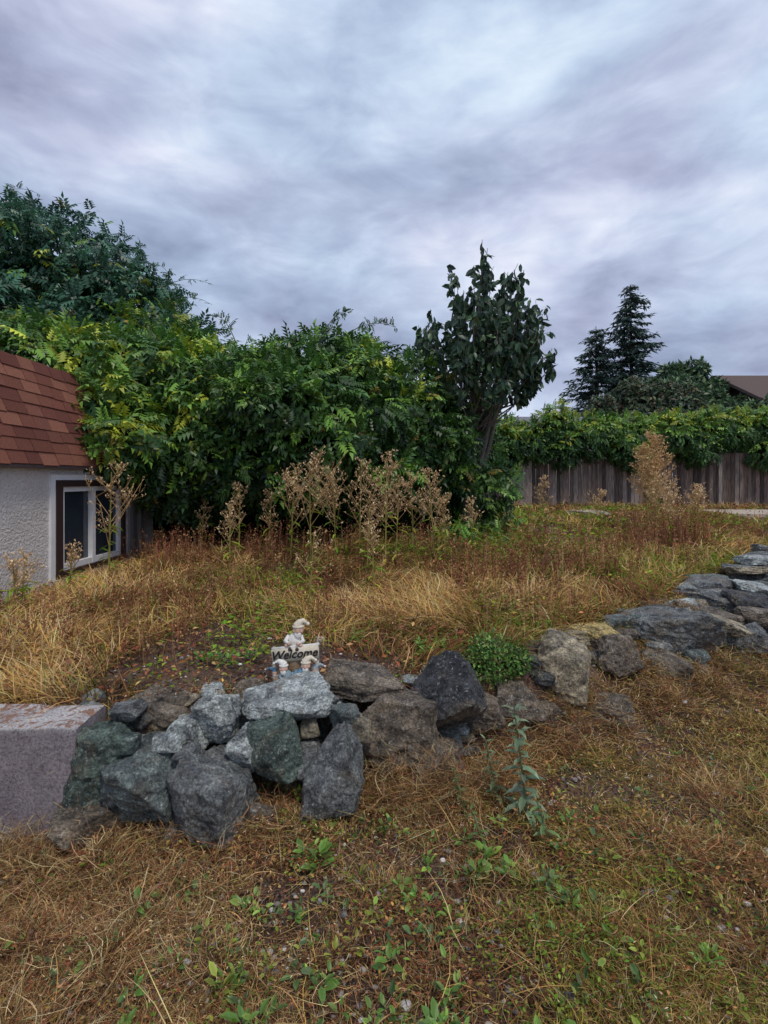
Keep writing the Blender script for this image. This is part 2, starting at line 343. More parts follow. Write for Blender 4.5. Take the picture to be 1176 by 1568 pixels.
i,j=np.meshgrid(np.arange(h-1),np.arange(9),indexing='ij'); a0=(i*10+j).ravel()
g.add(cap.reshape(-1,3),cc0,np.stack([a0,a0+1,a0+11,a0+10],-1))
g.build('concrete_wall',M_conc,smooth=True)

# ---------------------------------------------------------------- stucco house
house=empty('stucco_house')
WHT=(.74,.70,.67); XW=-3.8
g=Geo()
def wallseg(y0,y1,z0,z1): box(g,(XW-.1,(y0+y1)/2,(z0+z1)/2),(.2,y1-y0,z1-z0),WHT)
wallseg(3.0,6.0,.1,1.78); wallseg(6.0,7.6,.1,.53); wallseg(6.0,7.6,1.60,1.78); wallseg(7.6,7.75,.1,1.78); wallseg(8.2,8.6,.1,1.78)
box(g,(-6.4,8.5,.95),(5.0,.2,1.7),WHT); box(g,(-6.4,3.1,.95),(5.0,.2,1.7),WHT)
g.build('walls',M_stucco,parent=house)
g=Geo(); box(g,(-4.6,6.8,1.0),(.02,3,1.6),(.02,.02,.025)); box(g,(-4.3,7.97,.95),(.3,.5,1.7),(.02,.02,.02)); g.build('dark_interior',M_dark,parent=house)
g=Geo()
W8=(.85,.85,.86); BRN=(.05,.03,.028)
def yz(y0,y1,z0,z1,x0,x1,c): box(g,((x0+x1)/2,(y0+y1)/2,(z0+z1)/2),(x1-x0,y1-y0,z1-z0),c)
yz(5.92,6.0,.45,1.66,XW,XW+.03,W8); yz(6.0,7.66,1.60,1.66,XW,XW+.03,W8)
yz(6.0,6.12,.45,1.60,XW-.05,XW+.045,BRN); yz(7.5,7.6,.45,1.60,XW-.05,XW+.045,BRN); yz(6.12,7.5,1.52,1.60,XW-.05,XW+.045,BRN); yz(6.12,7.5,.45,.53,XW-.05,XW+.06,BRN)
for (a0_,a1_) in ((6.12,6.18),(6.78,6.85),(7.44,7.5)): yz(a0_,a1_,.53,1.52,XW-.06,XW+.02,W8)
for (a0_,a1_) in ((6.18,6.78),(6.85,7.44)):
    yz(a0_,a1_,1.46,1.52,XW-.06,XW+.015,W8); yz(a0_,a1_,.53,.60,XW-.06,XW+.015,W8)
yz(5.9,7.66,.40,.45,XW,XW+.07,(.45,.4,.38))
yz(7.75,7.86,.3,1.78,XW-.1,XW+.03,(.30,.29,.29)); yz(7.88,8.0,.3,1.78,XW-.1,XW+.01,(.2,.19,.19)); yz(8.1,8.2,.3,1.78,XW-.1,XW+.03,(.28,.27,.26))
g.build('window_and_trim',M_paint,parent=house)
g=Geo(); yz(6.18,6.78,.60,1.46,XW-.05,XW-.04,(.1,.1,.1)); yz(6.85,7.44,.60,1.46,XW-.03,XW-.02,(.1,.1,.1)); g.build('glass',M_glass,parent=house)
g=Geo()
x0,z0,x1,z1=-3.70,1.77,-4.10,2.86
sl=math.hypot(x1-x0,z1-z0); ux,uz=(x1-x0)/sl,(z1-z0)/sl; nxn,nzn=uz,-ux; tiltr=math.atan2(-ux,uz)
rows=8; rh=sl/rows
for r_ in range(rows+1):
    y=3.0-U(0,.3)
    while y<8.7:
        w=U(.20,.34); lift=.012+rng.uniform(0,.006)
        c0=(r_+.5)*rh-(.012 if rng.uniform()<.4 else 0)
        cx=x0+ux*c0+nxn*lift; cz=z0+uz*c0+nzn*lift
        colr=np.array(random.choice([(.22,.085,.062),(.26,.105,.073),(.19,.073,.057),(.29,.125,.085),(.24,.098,.072)]))*U(.82,1.12)
        box(g,(cx,y+w/2,cz),(.009,w-.010,rh*1.1),colr,ry=-tiltr-.075)
        y+=w
g.build('roof_shingles',M_shingle,parent=house)
g=Geo()
PV=[(x0-.03,3,z0-.02),(x0-.03,8.7,z0-.02),(x1-.03,8.7,z1),(x1-.03,3,z1),(-9,3,z1),(-9,8.7,z1),(-9,3,z0-.02),(-9,8.7,z0-.02)]
g.add(PV,(.03,.012,.01),[[0,1,2,3],[3,2,5,4],[0,3,4,6],[1,7,5,2],[0,6,7,1]])
box(g,(x0-.02,5.85,z0-.015),(.05,5.7,.05),(.16,.12,.12)); g.build('roof_deck',M_shingle,parent=house)

# ---------------------------------------------------------------- leaves prototypes
def leaflet(px,py,dx,dy,L,W,droop):
    d=np.array([dx,dy,0.]); d/=np.linalg.norm(d); s=np.array([-d[1],d[0],0])
    b=np.array([px,py,0.]); 
    return [b,b+d*L*.45+s*W+np.array([0,0,.014]),b+d*L+np.array([0,0,-droop]),b+d*L*.45-s*W+np.array([0,0,.014])]
def compound(n=4,L=.15,W=.029,step=.06):
    V=[];Q=[];sh=[]
    for i_ in range(n):
        x=.05+i_*step; z=-.3*x*x
        for s in (1,-1):
            v=leaflet(x,0,.75,s,L*(1-.06*i_),W,.04); 
            k=len(V); V+= [p_+np.array([0,0,z]) for p_ in v]; Q.append([k,k+1,k+2,k+3]); sh+= [.8,.95,1.1,.95]
    x=.05+n*step; v=leaflet(x-.02,0,1,0,L,W,.05); k=len(V); V+=[p_+np.array([0,0,-.3*x*x]) for p_ in v]; Q.append([k,k+1,k+2,k+3]); sh+=[.8,.95,1.1,.95]
    return np.array(V),np.array(Q),np.array(sh)
CV,CQ,CS=compound()
SV=np.array([[0,0,0],[.45,.24,.05],[1,0,-.08],[.45,-.24,.05]]); SQ=np.array([[0,1,2,3]])
LV=np.array([[0,0,0],[.3,.2,.04],[.35,0,-.01],[.3,-.2,.04],[.7,.17,.02],[.72,0,-.06],[.7,-.17,.02],[1,0,-.16]])
LQ=np.array([[1,4,5,2],[2,5,6,3]]); LT_=np.array([[0,1,2],[0,2,3],[4,7,5],[5,7,6]])

def sample_blobs(blobs,n,backp=.25,depth=.16,nz=.2,fr=1.2):
    B=np.array([b[:6] for b in blobs]); A=(B[:,3]*B[:,4]+B[:,4]*B[:,5]+B[:,3]*B[:,5]); idx=rng.choice(len(B),n,p=A/A.sum())
    d=norm(rng.normal(size=(n,3))); c=B[idx,:3]; r=B[idx,3:]
    P0=c+d*r
    f=1+nz*(fbm(P0[:,0]*fr,P0[:,1]*fr,P0[:,2]*fr,o=3)-.5)*2-depth*rng.uniform(0,1,n)**2+.03
    P=c+d*r*f[:,None]; nr=norm(d/r)
    keep=(nr[:,1]<.35)|(rng.uniform(size=n)<backp)
    for k,b in enumerate(B):
        q=((P-b[:3])/b[3:]); inside=(q**2).sum(1)<.66
        keep&=~(inside&(idx!=k))
    return P[keep],nr[keep],idx[keep]
def blob_core(g,blobs,k=.80,col=(.008,.014,.006)):  # dark cores fill the foliage and paint shade into its leaf gaps
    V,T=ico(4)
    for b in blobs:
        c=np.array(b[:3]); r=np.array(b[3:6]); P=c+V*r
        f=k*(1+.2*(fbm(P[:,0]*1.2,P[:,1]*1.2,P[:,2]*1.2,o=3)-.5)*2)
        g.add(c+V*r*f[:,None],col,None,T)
def orient(nr,droop=.5,rnd=.6,out=.6):
    n=len(nr)
    f=nr*out+rng.normal(0,rnd,(n,3))+np.array([0,0,-droop]); u=nr+np.array([0,0,.6])+rng.normal(0,.35,(n,3))
    return basis(f,u)

DG=(.025,.072,.02); MG=(.072,.17,.036); LG=(.18,.34,.048); YG=(.48,.54,.055); TL=(.055,.145,.085)
blobs=[(-8,11.5,4,3.6,2.5,3.3),(-5.7,11,3.5,1.9,2,2.25),(-4.6,10.3,2.9,1.4,1.5,1.8),(-3.2,9.5,2.6,1.5,1.5,1.5),(-1.8,9.8,2.6,1.4,1.5,1.45),(-.7,10,2.7,1.0,1.3,1.55),
(-3.0,8.4,2.15,1.3,1.0,1.1),(-1.5,8.5,2.2,1.25,1.0,1.0),(-3.95,7.9,2.45,.5,.8,.75),(-5.4,8.0,3.2,1.6,1.0,.72),(-7,8.6,3.3,2.6,1.2,.9),
(.4,10.3,2.5,1.15,1.2,1.3),(1.1,10.6,1.95,.85,.9,.85),(1.55,10.7,1.7,.4,.6,.6),(-.4,9.1,2.1,.8,.8,.85),(-2.6,8.9,3.2,.9,.8,.5),(-1.1,9.1,3.05,.8,.7,.45)]
nb0=len(blobs); par=[]
r=np.random.default_rng(77)
pw=np.array([.12,.09,.06]+[1.]*(nb0-3)); pw[3:]*=.73/(nb0-3); pw[12:14]*=.25; pw/=pw.sum()
for q in range(72):
    k=r.choice(nb0,p=pw); b=blobs[k]
    d=norm(r.normal(size=3)*np.array([1,1,.9])); 
    if d[1]>.3: d[1]*=-1
    if d[2]<-.5: d[2]*=-.5
    s=r.uniform(.26,.55)*(1.7 if k<2 else 1)
    blobs.append((b[0]+d[0]*b[3]*1.0,b[1]+d[1]*b[4]*1.0,b[2]+d[2]*b[5]*1.0,s*1.3,s,s*.65)); par.append(k)
par=np.array(list(range(nb0))+par)
low=[(-3,10.6,1.0,2.2,1.2,1.1),(-.5,10.8,1.0,2.0,1.2,1.1),(1.0,11.2,1.0,.9,.8,.9),(-5.2,10.4,1.4,2,1,1.5)]  # low cores: near-black mass standing in for shade under the hedge
hedge=empty('wisteria_hedge')
g=Geo(); blob_core(g,blobs[:nb0],.74); blob_core(g,blobs[nb0:],.36); blob_core(g,low,.98); g.build('hedge_shade_core',M_dark,parent=hedge)
P,nr,idx=sample_blobs(blobs,56000,.12,.22,.28,1.6)
patch=fbm(P[:,0]*.7+3,P[:,1]*.7,P[:,2]*.7,o=3); pid=par[idx]
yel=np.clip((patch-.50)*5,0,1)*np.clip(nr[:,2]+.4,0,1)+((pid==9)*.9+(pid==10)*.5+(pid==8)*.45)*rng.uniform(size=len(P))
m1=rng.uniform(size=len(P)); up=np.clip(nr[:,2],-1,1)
col=np.where((m1<.5+.35*up)[:,None],np.array(MG),np.array(DG)); col=np.where((m1>.93-.3*np.clip(up,0,1))[:,None],np.array(LG),col)  # undersides darker, tops lighter: shading put into leaf colour, partly older leaves
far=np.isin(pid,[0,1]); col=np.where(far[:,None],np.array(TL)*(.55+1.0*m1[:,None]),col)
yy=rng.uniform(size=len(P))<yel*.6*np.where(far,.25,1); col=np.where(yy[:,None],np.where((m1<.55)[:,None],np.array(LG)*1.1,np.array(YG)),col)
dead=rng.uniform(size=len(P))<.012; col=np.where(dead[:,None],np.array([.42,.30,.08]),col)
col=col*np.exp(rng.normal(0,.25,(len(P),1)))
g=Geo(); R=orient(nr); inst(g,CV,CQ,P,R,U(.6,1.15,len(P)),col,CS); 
st=Geo()
topsel=np.where((nr[:,2]>.55)&(nr[:,1]<.5))[0]
def shoot(p,dirv,L,leafn,c1):
    t=np.linspace(0,1,9)[:,None]; d=np.array(dirv,float); d/=np.linalg.norm(d)
    pts=p+d*L*t+np.array([0,0,-1.])*L*.55*t**2.2+np.array([0,0,.25])*L*t
    tube(st,pts,np.linspace(.010,.003,9),(.09,.10,.04),3)
    tt=rng.uniform(.1,1,leafn)**.8; pp=np.stack([np.interp(tt,t[:,0],pts[:,k]) for k in range(3)],-1)
    f=rng.normal(0,.7,(leafn,3))+d*.5+np.array([0,0,-.3]); R=basis(f,np.array([0,0,1.])+rng.normal(0,.3,(leafn,3)))
    inst(g,CV,CQ,pp,R,U(.4,.8,leafn)*(1-.5*tt),jit(c1,leafn,.25),CS)
for s in rng.choice(topsel,120):
    a=U(0,2*math.pi); shoot(P[s]-np.array([0,0,.1]),(math.cos(a)*.8,math.sin(a)*.8,U(.4,1.6)),U(.3,.85),rng.integers(7,14),MG)
shoot(np.array([-5.0,10.6,5.1]),(1,-.2,.55),1.9,13,TL); shoot(np.array([-8.3,10.6,7.0]),(1,-.2,.5),1.7,12,TL); shoot(np.array([-4.7,10.4,4.9]),(1,-.2,.4),1.5,10,TL)
shoot(np.array([-1.2,9.2,3.9]),(.6,-.2,1),1.1,24,MG); shoot(np.array([-.9,9.3,4.0]),(1,-.1,.6),1.3,24,MG); shoot(np.array([-5.9,10.4,5.4]),(-.1,-.2,1),.9,18,TL); shoot(np.array([-2.6,9.2,4.0]),(-.5,0,1),.8,20,MG); shoot(np.array([-.1,9.6,3.7]),(1,-.1,.5),1.2,20,MG)
shoot(np.array([-6.6,10.2,6.0]),(.6,-.2,1),1.0,14,TL); shoot(np.array([-4.2,9.8,4.6]),(.9,-.2,.9),1.1,14,MG); shoot(np.array([-7.4,10.0,6.6]),(-.3,-.2,1),.9,14,TL)
frt=np.where((nr[:,1]<-.5)&(np.abs(nr[:,2])<.6)&(pid>5))[0]
for s in rng.choice(frt,170):
    shoot(P[s],(U(-.6,.6),-1,U(-.4,.6)),U(.25,.6),10,LG if U(0,1)<.45 else MG)
low_s=np.where((nr[:,2]<-.3)&(P[:,1]<9.5))[0]
for s in rng.choice(low_s,90):
    shoot(P[s],(U(-.3,.3),-.4,-1.2),U(.15,.5),10,MG)
n=2400; xx=rng.normal(1.65,.45,n); yy_=rng.normal(11.6,1.0,n); zz_=H(xx,yy_)+np.abs(rng.normal(0,.16,n))
inst(g,CV,CQ,np.stack([xx,yy_,zz_],-1),orient(np.tile([0,-.3,1.],(n,1)),.2),U(.4,.7,n),pick([MG,LG,YG],[3,3,.6],n),CS)
g.build('leaves',M_leaf,parent=hedge); st.build('vines',M_bark,parent=hedge)

# ---- broadleaf tree
tree=empty('young_tree'); g=Geo(); b=Geo()
base=np.array([1.55,10.0,.6]); BK=(.17,.15,.13)
TP=[(.035,.075,.045),(.06,.115,.06),(.11,.19,.08)]
def lf(p,n_,c,s0,s1,droop=1.3):
    f=rng.normal(0,.7,(n_,3))+np.array([0,0,-droop]); R=basis(f,rng.normal(0,1,(n_,3))+np.array([0,-.5,.3]))
    inst(g,LV*np.array([1,1.2,1]),LQ,p,R,U(s0,s1,n_),c,None,LT_)
cc=np.array([1.88,10,4.05])
for k in range(66):
    while True:
        d=norm(rng.normal(size=3)); 
        if d[2]>-.6: break
    e=cc+d*np.array([1.36,1.25,1.85 if d[2]>0 else 1.35])*U(.72,1.04)
    s=base+np.array([U(-.1,.35),U(-.1,.1),U(1.7,2.6)])
    mid=(s+e)/2+np.array([(e[0]-s[0])*.22,(e[1]-s[1])*.22,-.15])
    t=np.linspace(0,1,10)[:,None]; pts=(1-t)**2*s+2*t*(1-t)*mid+t*t*e
    tube(b,pts,np.linspace(.022,.005,10),BK,4)
    n_=int(10*np.linalg.norm(e-s)); tt=U(.5,1,n_); pp=np.stack([np.interp(tt,t[:,0],pts[:,q]) for q in range(3)],-1)+rng.normal(0,.03,(n_,3))
    lf(pp,n_,pick(TP,[4,4,1],n_),.15,.24)
    for q in range(3):
        tq=U(.5,1); p0=np.array([np.interp(tq,t[:,0],pts[:,w]) for w in range(3)])
        dd=norm(np.array([rng.normal(),rng.normal(),abs(rng.normal())*1.1+.5])); Lq=U(.2,.5)
        p1=p0[None]+dd*Lq*np.linspace(0,1,4)[:,None]; tube(b,p1,np.linspace(.008,.004,4),BK,3)
        n2=9; t2=U(.15,1.05,n2)[:,None]; lf(p0+dd*Lq*t2+rng.normal(0,.02,(n2,3)),n2,pick(TP,[4,4,1],n2),.13,.21)
for (dx,dy) in ((0,0),(.22,.05),(.38,-.05),(.1,.1),(.5,.1)):
    pts=base+np.array([[dx*.2,dy*.2,0],[dx*.4,dy,.8],[dx,dy,1.7],[dx*1.4,dy*1.5,2.6],[dx*1.9,dy*2,3.6],[dx*2.2,dy*2,4.4]])
    tube(b,pts,np.linspace(.055,.014,6),BK,6)
pts=np.array([[1.8,10,4.6],[1.86,10,5.4],[1.88,10,6.2]]); tube(b,pts,[.02,.012,.006],BK,4)
n_=22; tt=U(0,1,n_)[:,None]; lf(pts[0]+(pts[2]-pts[0])*tt,n_,jit((.05,.10,.05),n_),.15,.22)
g.build('leaves',M_leaf,parent=tree); b.build('trunk_and_branches',M_bark,parent=tree)

# ---------------------------------------------------------------- fence
fence=empty('wooden_fence'); g=Geo()
x=.5
while x<26:
    w=U(.135,.15); seg=int((x-3)/2.45); top=2.50+[.0,.06,.13,.02,.08,.0,.1,.04,.0,.05,0,0][max(0,min(seg,11))]+U(-.025,.025)+(-.06 if x<6 else 0)
    zb=float(H(x,17.9))-.02
    c=np.array(random.choice([(.20,.145,.12),(.16,.12,.105),(.25,.19,.16),(.12,.09,.08),(.22,.165,.14),(.29,.24,.21)]))*U(.7,1.15)
    box(g,(x,18+U(-.008,.008),(top+zb)/2),(w-.012,.02,top-zb),c,rz=U(-.02,.02),ry=U(-.008,.008)); x+=w
for xp in np.arange(.6,26,2.45):
    box(g,(xp,18.075,1.6),(.1,.1,2.1),(.14,.11,.10))
box(g,(13,18.035,2.2),(25,.04,.09),(.14,.11,.10)); box(g,(13,18.035,1.0),(25,.04,.09),(.14,.11,.10))
box(g,(11.5,17.9,1.62),(.12,.1,2.06),(.30,.26,.24)); box(g,(9.6,17.9,1.6),(.1,.1,1.9),(.24,.20,.18))
g.build('pickets',M_wood,parent=fence)

# ---- hedge over fence
hv=empty('fence_top_hedge')
hb=[]
for xx in np.arange(3.2,20,.55):
    hb.append((xx+U(-.15,.15),18.1+U(-.15,.15),3.1+U(-.22,.28)+(.18 if 5.5<xx<8 or xx>10 else -.05),.6,.6,U(.42,.78)))
for (xx,zz) in ((6.1,2.65),(8.1,2.75),(8.5,2.5),(10.8,2.75),(12.9,2.6),(4.0,2.5),(3.3,2.3),(13.6,2.5)): hb.append((xx,17.8,zz,.45,.35,.5))
g=Geo(); blob_core(g,hb,.66); g.build('hedge_shade_core',M_dark,parent=hv)
P,nr,idx=sample_blobs(hb,15000,.2,nz=.38,fr=2)
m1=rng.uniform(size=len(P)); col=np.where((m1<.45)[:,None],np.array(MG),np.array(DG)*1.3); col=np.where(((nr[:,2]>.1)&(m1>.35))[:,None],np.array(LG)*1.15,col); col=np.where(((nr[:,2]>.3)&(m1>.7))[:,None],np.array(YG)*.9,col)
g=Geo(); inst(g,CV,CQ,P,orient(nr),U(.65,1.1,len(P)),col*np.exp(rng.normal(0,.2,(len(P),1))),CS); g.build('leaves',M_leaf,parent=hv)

# ---------------------------------------------------------------- distant trees
def leafmass(g,core,blobs,n,pal,w,s0,s1,nz=.3):
    blob_core(core,blobs,.64,(.02,.035,.018))
    P,nr,_=sample_blobs(blobs,n,.2,.25,nz,.9); R=orient(nr,.2,.8,.4)
    inst(g,SV,SQ,P,R,U(s0,s1,len(P)),pick(pal,w,len(P),.3),[.8,1,1.1,1])
bgd=empty('distant_trees'); g=Geo(); cr=Geo()
leafmass(g,cr,[(17.4,31,5.6,1.3,2,2.2),(18.9,30,4.7,1.4,1.6,2.2),(16.2,29,4.9,1.4,1.6,1.8),(19,25,3.7,1.5,1.2,1.5),(17.2,25,4.0,1.2,1,1.4),(17.9,32,7.4,1.0,1.2,1.2),(16.6,32,7.1,.8,1,.8),(19.2,31,6.9,.8,1,.8),(18.5,31,8.0,.6,.8,.6),(17.1,31.5,8.0,.5,.8,.5),(15.9,31,6.3,.7,.8,.6)],24000,[(.07,.125,.07),(.11,.19,.085),(.16,.26,.10)],[3,3,1],.22,.42,.55)
leafmass(g,cr,[(13.8,28,4.9,1.5,1.4,1.8),(15.4,27,4.7,1.1,1.2,1.8),(12,28.5,4.4,1.4,1.4,1.6),(9.8,28,3.4,1.6,1.4,1.4),(7.9,27,3.0,1.5,1.4,1.1),(13,28,6.2,.7,.8,.7),(14.7,27.5,6.1,.7,.8,.7),(11.8,28,5.5,.5,.8,.6)],17000,[(.07,.12,.07),(.12,.165,.08),(.16,.13,.08)],[3,3,2],.2,.36,.5)
leafmass(g,cr,[(4.9,22,3.0,1.1,1,1.3),(3.4,20,2.9,1.0,1,1.3),(2.0,15,1.8,.8,.8,1.1)],5000,[(.045,.11,.04),(.08,.19,.05)],[1,1],.14,.26)
leafmass(g,cr,[(12.9,24,3.9,.9,.7,.9),(11.4,24,3.7,.8,.7,.8)],3000,[(.20,.12,.10),(.15,.14,.08)],[1,1],.14,.26)
cr.build('interiors',M_dark,parent=bgd); g.build('leaves',M_leaf,parent=bgd)
def conifer(x,y,top,R,seed):
    rr=np.random.default_rng(seed); e=empty('conifer_tree'); b=Geo(); g=Geo()
    tube(b,[[x,y,0],[x+.1,y,top*.5],[x,y,top]],[.28,.15,.02],(.07,.05,.04),7)
    z=1.5; Pp=[];Ff=[];Ss=[]
    while z<top-.1:
        fr=1-z/top
        for k in range(9):
            a=rr.uniform(0,6.283); L=R*(fr**.72)*rr.uniform(.45,1.25)*(1 if fr>.1 else 1.2)+.12
            pts=[]; m=max(3,int(L/.16))
            for q in range(m+1):
                t=q/m; pts.append([x+math.cos(a)*L*t,y+math.sin(a)*L*t,z+L*(.16*t-.42*t*t+.22*t**4)])
            pts=np.array(pts); tube(b,pts,np.linspace(.03,.008,len(pts)),(.05,.04,.03),3)
            for q in range(1,m+1):
                for s in range(4):
                    Pp.append(pts[q]+rr.normal(0,.05,3)); sd=rr.choice([-1,1])
                    Ff.append([math.cos(a+sd*rr.uniform(.3,1.2)),math.sin(a+sd*rr.uniform(.3,1.2)),rr.uniform(-.7,.05)]); Ss.append(rr.uniform(.25,.5)*(.5+.5*min(1,L)))
        z+=.32+.14*fr
    Pp=np.array(Pp);Ff=np.array(Ff);n=len(Pp)
    NV=SV*np.array([1,.6,1]); inst(g,NV,SQ,Pp,basis(Ff,np.array([0,0,1.])+rng.normal(0,.4,(n,3))),np.array(Ss)*1.1,pick([(.05,.095,.08),(.075,.13,.10),(.10,.165,.12)],[3,3,1],n,.2))
    b.build('trunk_and_limbs',M_bark,parent=e); g.build('needles',M_leaf,parent=e)
conifer(16.5,35,14.7,3.7,3); conifer(14.6,36,12.2,3.5,4)

# ---------------------------------------------------------------- neighbour houses
nh=empty('neighbor_house'); g=Geo()
g.add([(20.6,27,.3),(31,27,.3),(31,36,.3),(20.6,36,.3),(20.6,27,5.5),(31,27,5.5),(31,36,5.5),(20.6,36,5.5)],(.17,.11,.10),[[0,1,5,4],[1,2,6,5],[2,3,7,6],[3,0,4,7]])
g.build('walls',M_wood,parent=nh); g=Geo()
g.add([(19.9,26.4,5.35),(31.6,26.4,5.35),(31.6,31.5,7.9),(19.9,31.5,7.9),(19.9,36.6,5.35),(31.6,36.6,5.35),(19.9,26.4,5.2),(31.6,26.4,5.2),(19.9,31.5,7.7),(19.9,36.6,5.2)],(.15,.11,.10),[[0,1,2,3],[3,2,5,4],[0,6,7,1],[0,3,8,6],[3,4,9,8]])
g.add([(20.6,27,5.5),(20.6,36,5.5),(20.6,31.5,7.7)],(.17,.11,.10),None,[[0,1,2]])
g.build('roof',M_shingle,parent=nh); g=Geo()
for xx in (22.5,26): box(g,(xx,26.98,4.2),(1.2,.06,1.1),(.6,.6,.6)); box(g,(xx,26.94,4.2),(1.0,.02,.9),(.05,.06,.08))
box(g,(25.7,26.36,5.28),(11.7,.06,.18),(.35,.3,.28)); g.build('windows_and_gutter',M_paint,parent=nh)
nh2=empty('neighbor_house'); g=Geo()
g.add([(6.4,24,.3),(10.4,24,.3),(10.4,28,.3),(6.4,28,.3),(6.4,24,4.2),(10.4,24,4.2),(10.4,28,4.2),(6.4,28,4.2)],(.45,.45,.45),[[0,1,5,4],[1,2,6,5],[2,3,7,6],[3,0,4,7]]); g.build('walls',M_stucco,parent=nh2)
g=Geo(); g.add([(6.0,23.6,4.0),(10.8,23.6,4.0),(10.8,26,4.75),(6.0,26,4.75),(6.0,28.4,4.0),(10.8,28.4,4.0)],(.22,.22,.24),[[0,1,2,3],[3,2,5,4]]); box(g,(8.4,23.58,3.97),(4.8,.05,.14),(.6,.6,.6)); g.build('roof',M_shingle,parent=nh2)

g=Geo(); box(g,(12.6,15.0,float(H(12.6,15))+.0),(6.4,2.2,.12),(.62,.52,.42)); g.build('patio_slab',M_stucco)

# ---------------------------------------------------------------- vegetation on the terrace
def terr_pts(n,y0,y1,side=1,pw=1.0):
    y=np.exp(U(math.log(y0),math.log(y1),n)); x=U(-1,1,n)*(.85*y+.5)
    d=dwall(x,y); k=(d>.02) if side>0 else (d<.06)
    if side>0: k&=~((x<-3.75)&(y<8.7)); k&=(y<17.8)
    else: k&=~((x<-1.38)&(y>2.33)&(y<2.68))
    k&=~((x>9.4)&(x<15.8)&(y>13.8)&(y<16.2))
    x=x[k];y=y[k]; return x,y,H(x,y)
STR=(.80,.60,.23); TAN=(.60,.42,.22); PAL=(.86,.75,.46); BRW=(.27,.15,.09); RED=(.31,.13,.08); OLV=(.26,.29,.07); GRN=(.14,.30,.045)
g=Geo()
x,y,z=terr_pts(160000,2.7,18)
f=fbm(x*.9+20,y*.6+7,o=4); f2=fbm(x*1.6+3,y*1.1+50,o=4)
bare=((x+.75)**2/.6+(y-3.15)**2/.16)<1
hs_=np.clip((x+3.9)/.8,0,1)**.5*np.where(y<8.7,1,0)+np.where(y>=8.7,1,0)
k=(rng.uniform(size=len(x))<np.clip((f-.33)*5,.08,1))&~(bare&(rng.uniform(size=len(x))<.93)); x,y,z,f,f2,hs_=x[k],y[k],z[k],f[k],f2[k],hs_[k]
n=len(x); P=np.stack([x,y,z],-1)
straw=np.clip((f2-.47)*9,0,1); r=rng.uniform(size=n)
gm=np.clip((fbm(x*.7+40,y*.5+3,o=3)-.47)*6,0,1)
c=np.where((r<straw*.92)[:,None],pick([STR,PAL,TAN],[4,2.5,3],n,.25),pick([TAN,BRW,RED,OLV,GRN],[2.2,4,2.3,2,1.2],n,.3))
c=np.where((rng.uniform(size=n)<gm*.5)[:,None],pick([OLV,GRN,(.36,.44,.08)],[2,2,1.3],n),c)
az=fbm(x*1.7,y*1.7,o=2)*12+rng.normal(0,.9,n)
L=U(.06,.25,n)*(.5+1.0*f2)*(1+.02*y)*(.4+.6*hs_); W=(.0030+.0014*y)*U(.6,1.3,n)
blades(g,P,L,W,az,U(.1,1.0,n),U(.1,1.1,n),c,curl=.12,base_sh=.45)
x,y,z=terr_pts(65000,2.7,18); n=len(x); gm=np.clip((fbm(x*.8+40,y*.5+3,o=3)-.45)*6,0,1)
gm=np.maximum(gm,((x>1.2)&(x<5)&(y>9))*.85)
k=rng.uniform(size=n)<.25+.6*gm; x,y,z,gm=x[k],y[k],z[k],gm[k]; n=len(x)
c=np.where((rng.uniform(size=n)<gm*.85)[:,None],pick([GRN,(.28,.45,.06),OLV],[3,1.5,1.6],n),pick([BRW,RED,TAN,(.16,.10,.075)],[3,2,1.5,2],n))
inst(g,SV,SQ,np.stack([x,y,z+U(.005,.12,n)],-1),basis(np.stack([rng.normal(size=n),rng.normal(size=n),U(-.4,.6,n)],-1),np.array([0,0,1.])+rng.normal(0,.5,(n,3))),(.012+.0062*y)*U(.7,1.6,n),c)
g.build('terrace_grass',M_grass)

g=Geo()
def stalks(n,cx,cy,rx,ry,h0,h1,pal,w,seeds=14):
    x=cx+rng.normal(0,rx,n); y=cy+rng.normal(0,ry,n); k=(dwall(x,y)>.05)&~((x<-3.7)&(y<8.7)); x,y=x[k],y[k]; n=len(x)
    if n==0:return
    z=H(x,y); P=np.stack([x,y,z],-1); L=U(h0,h1,n); az=U(0,6.28,n); tl=U(0,.22,n); c=pick(pal,w,n,.25)
    blades(g,P,L,.003+.0007*y,az,tl,U(0,.1,n),c,seg=3,base_sh=.9)
    t=U(.3,1,(n,seeds)); hor=L[:,None]*np.sin(tl)[:,None]*t
    S=np.stack([x[:,None]+hor*np.cos(az)[:,None]+rng.normal(0,.012,(n,seeds)),y[:,None]+hor*np.sin(az)[:,None]+rng.normal(0,.012,(n,seeds)),z[:,None]+L[:,None]*t*np.cos(tl)[:,None]],-1).reshape(-1,3)
    m=len(S); f=rng.normal(0,.7,(m,3))+np.array([0,0,.7]); inst(g,SV,SQ,S,basis(f,rng.normal(size=(m,3))),U(.5,1.2,m)*(.016+.0016*np.repeat(y,seeds)),np.repeat(c,seeds,0)*np.exp(rng.normal(0,.3,(m,1))))
DP=[(.25,.12,.085),(.36,.20,.13),(.18,.09,.07),(.48,.34,.20)]
for k in range(50):
    yy=math.exp(U(math.log(3.4),math.log(13))); xx=U(-.8,.85)*yy
    stalks(rng.integers(8,30),xx,yy,.10+.03*yy,.12+.03*yy,.15,.38+.012*yy,DP,[3,3,2,2])
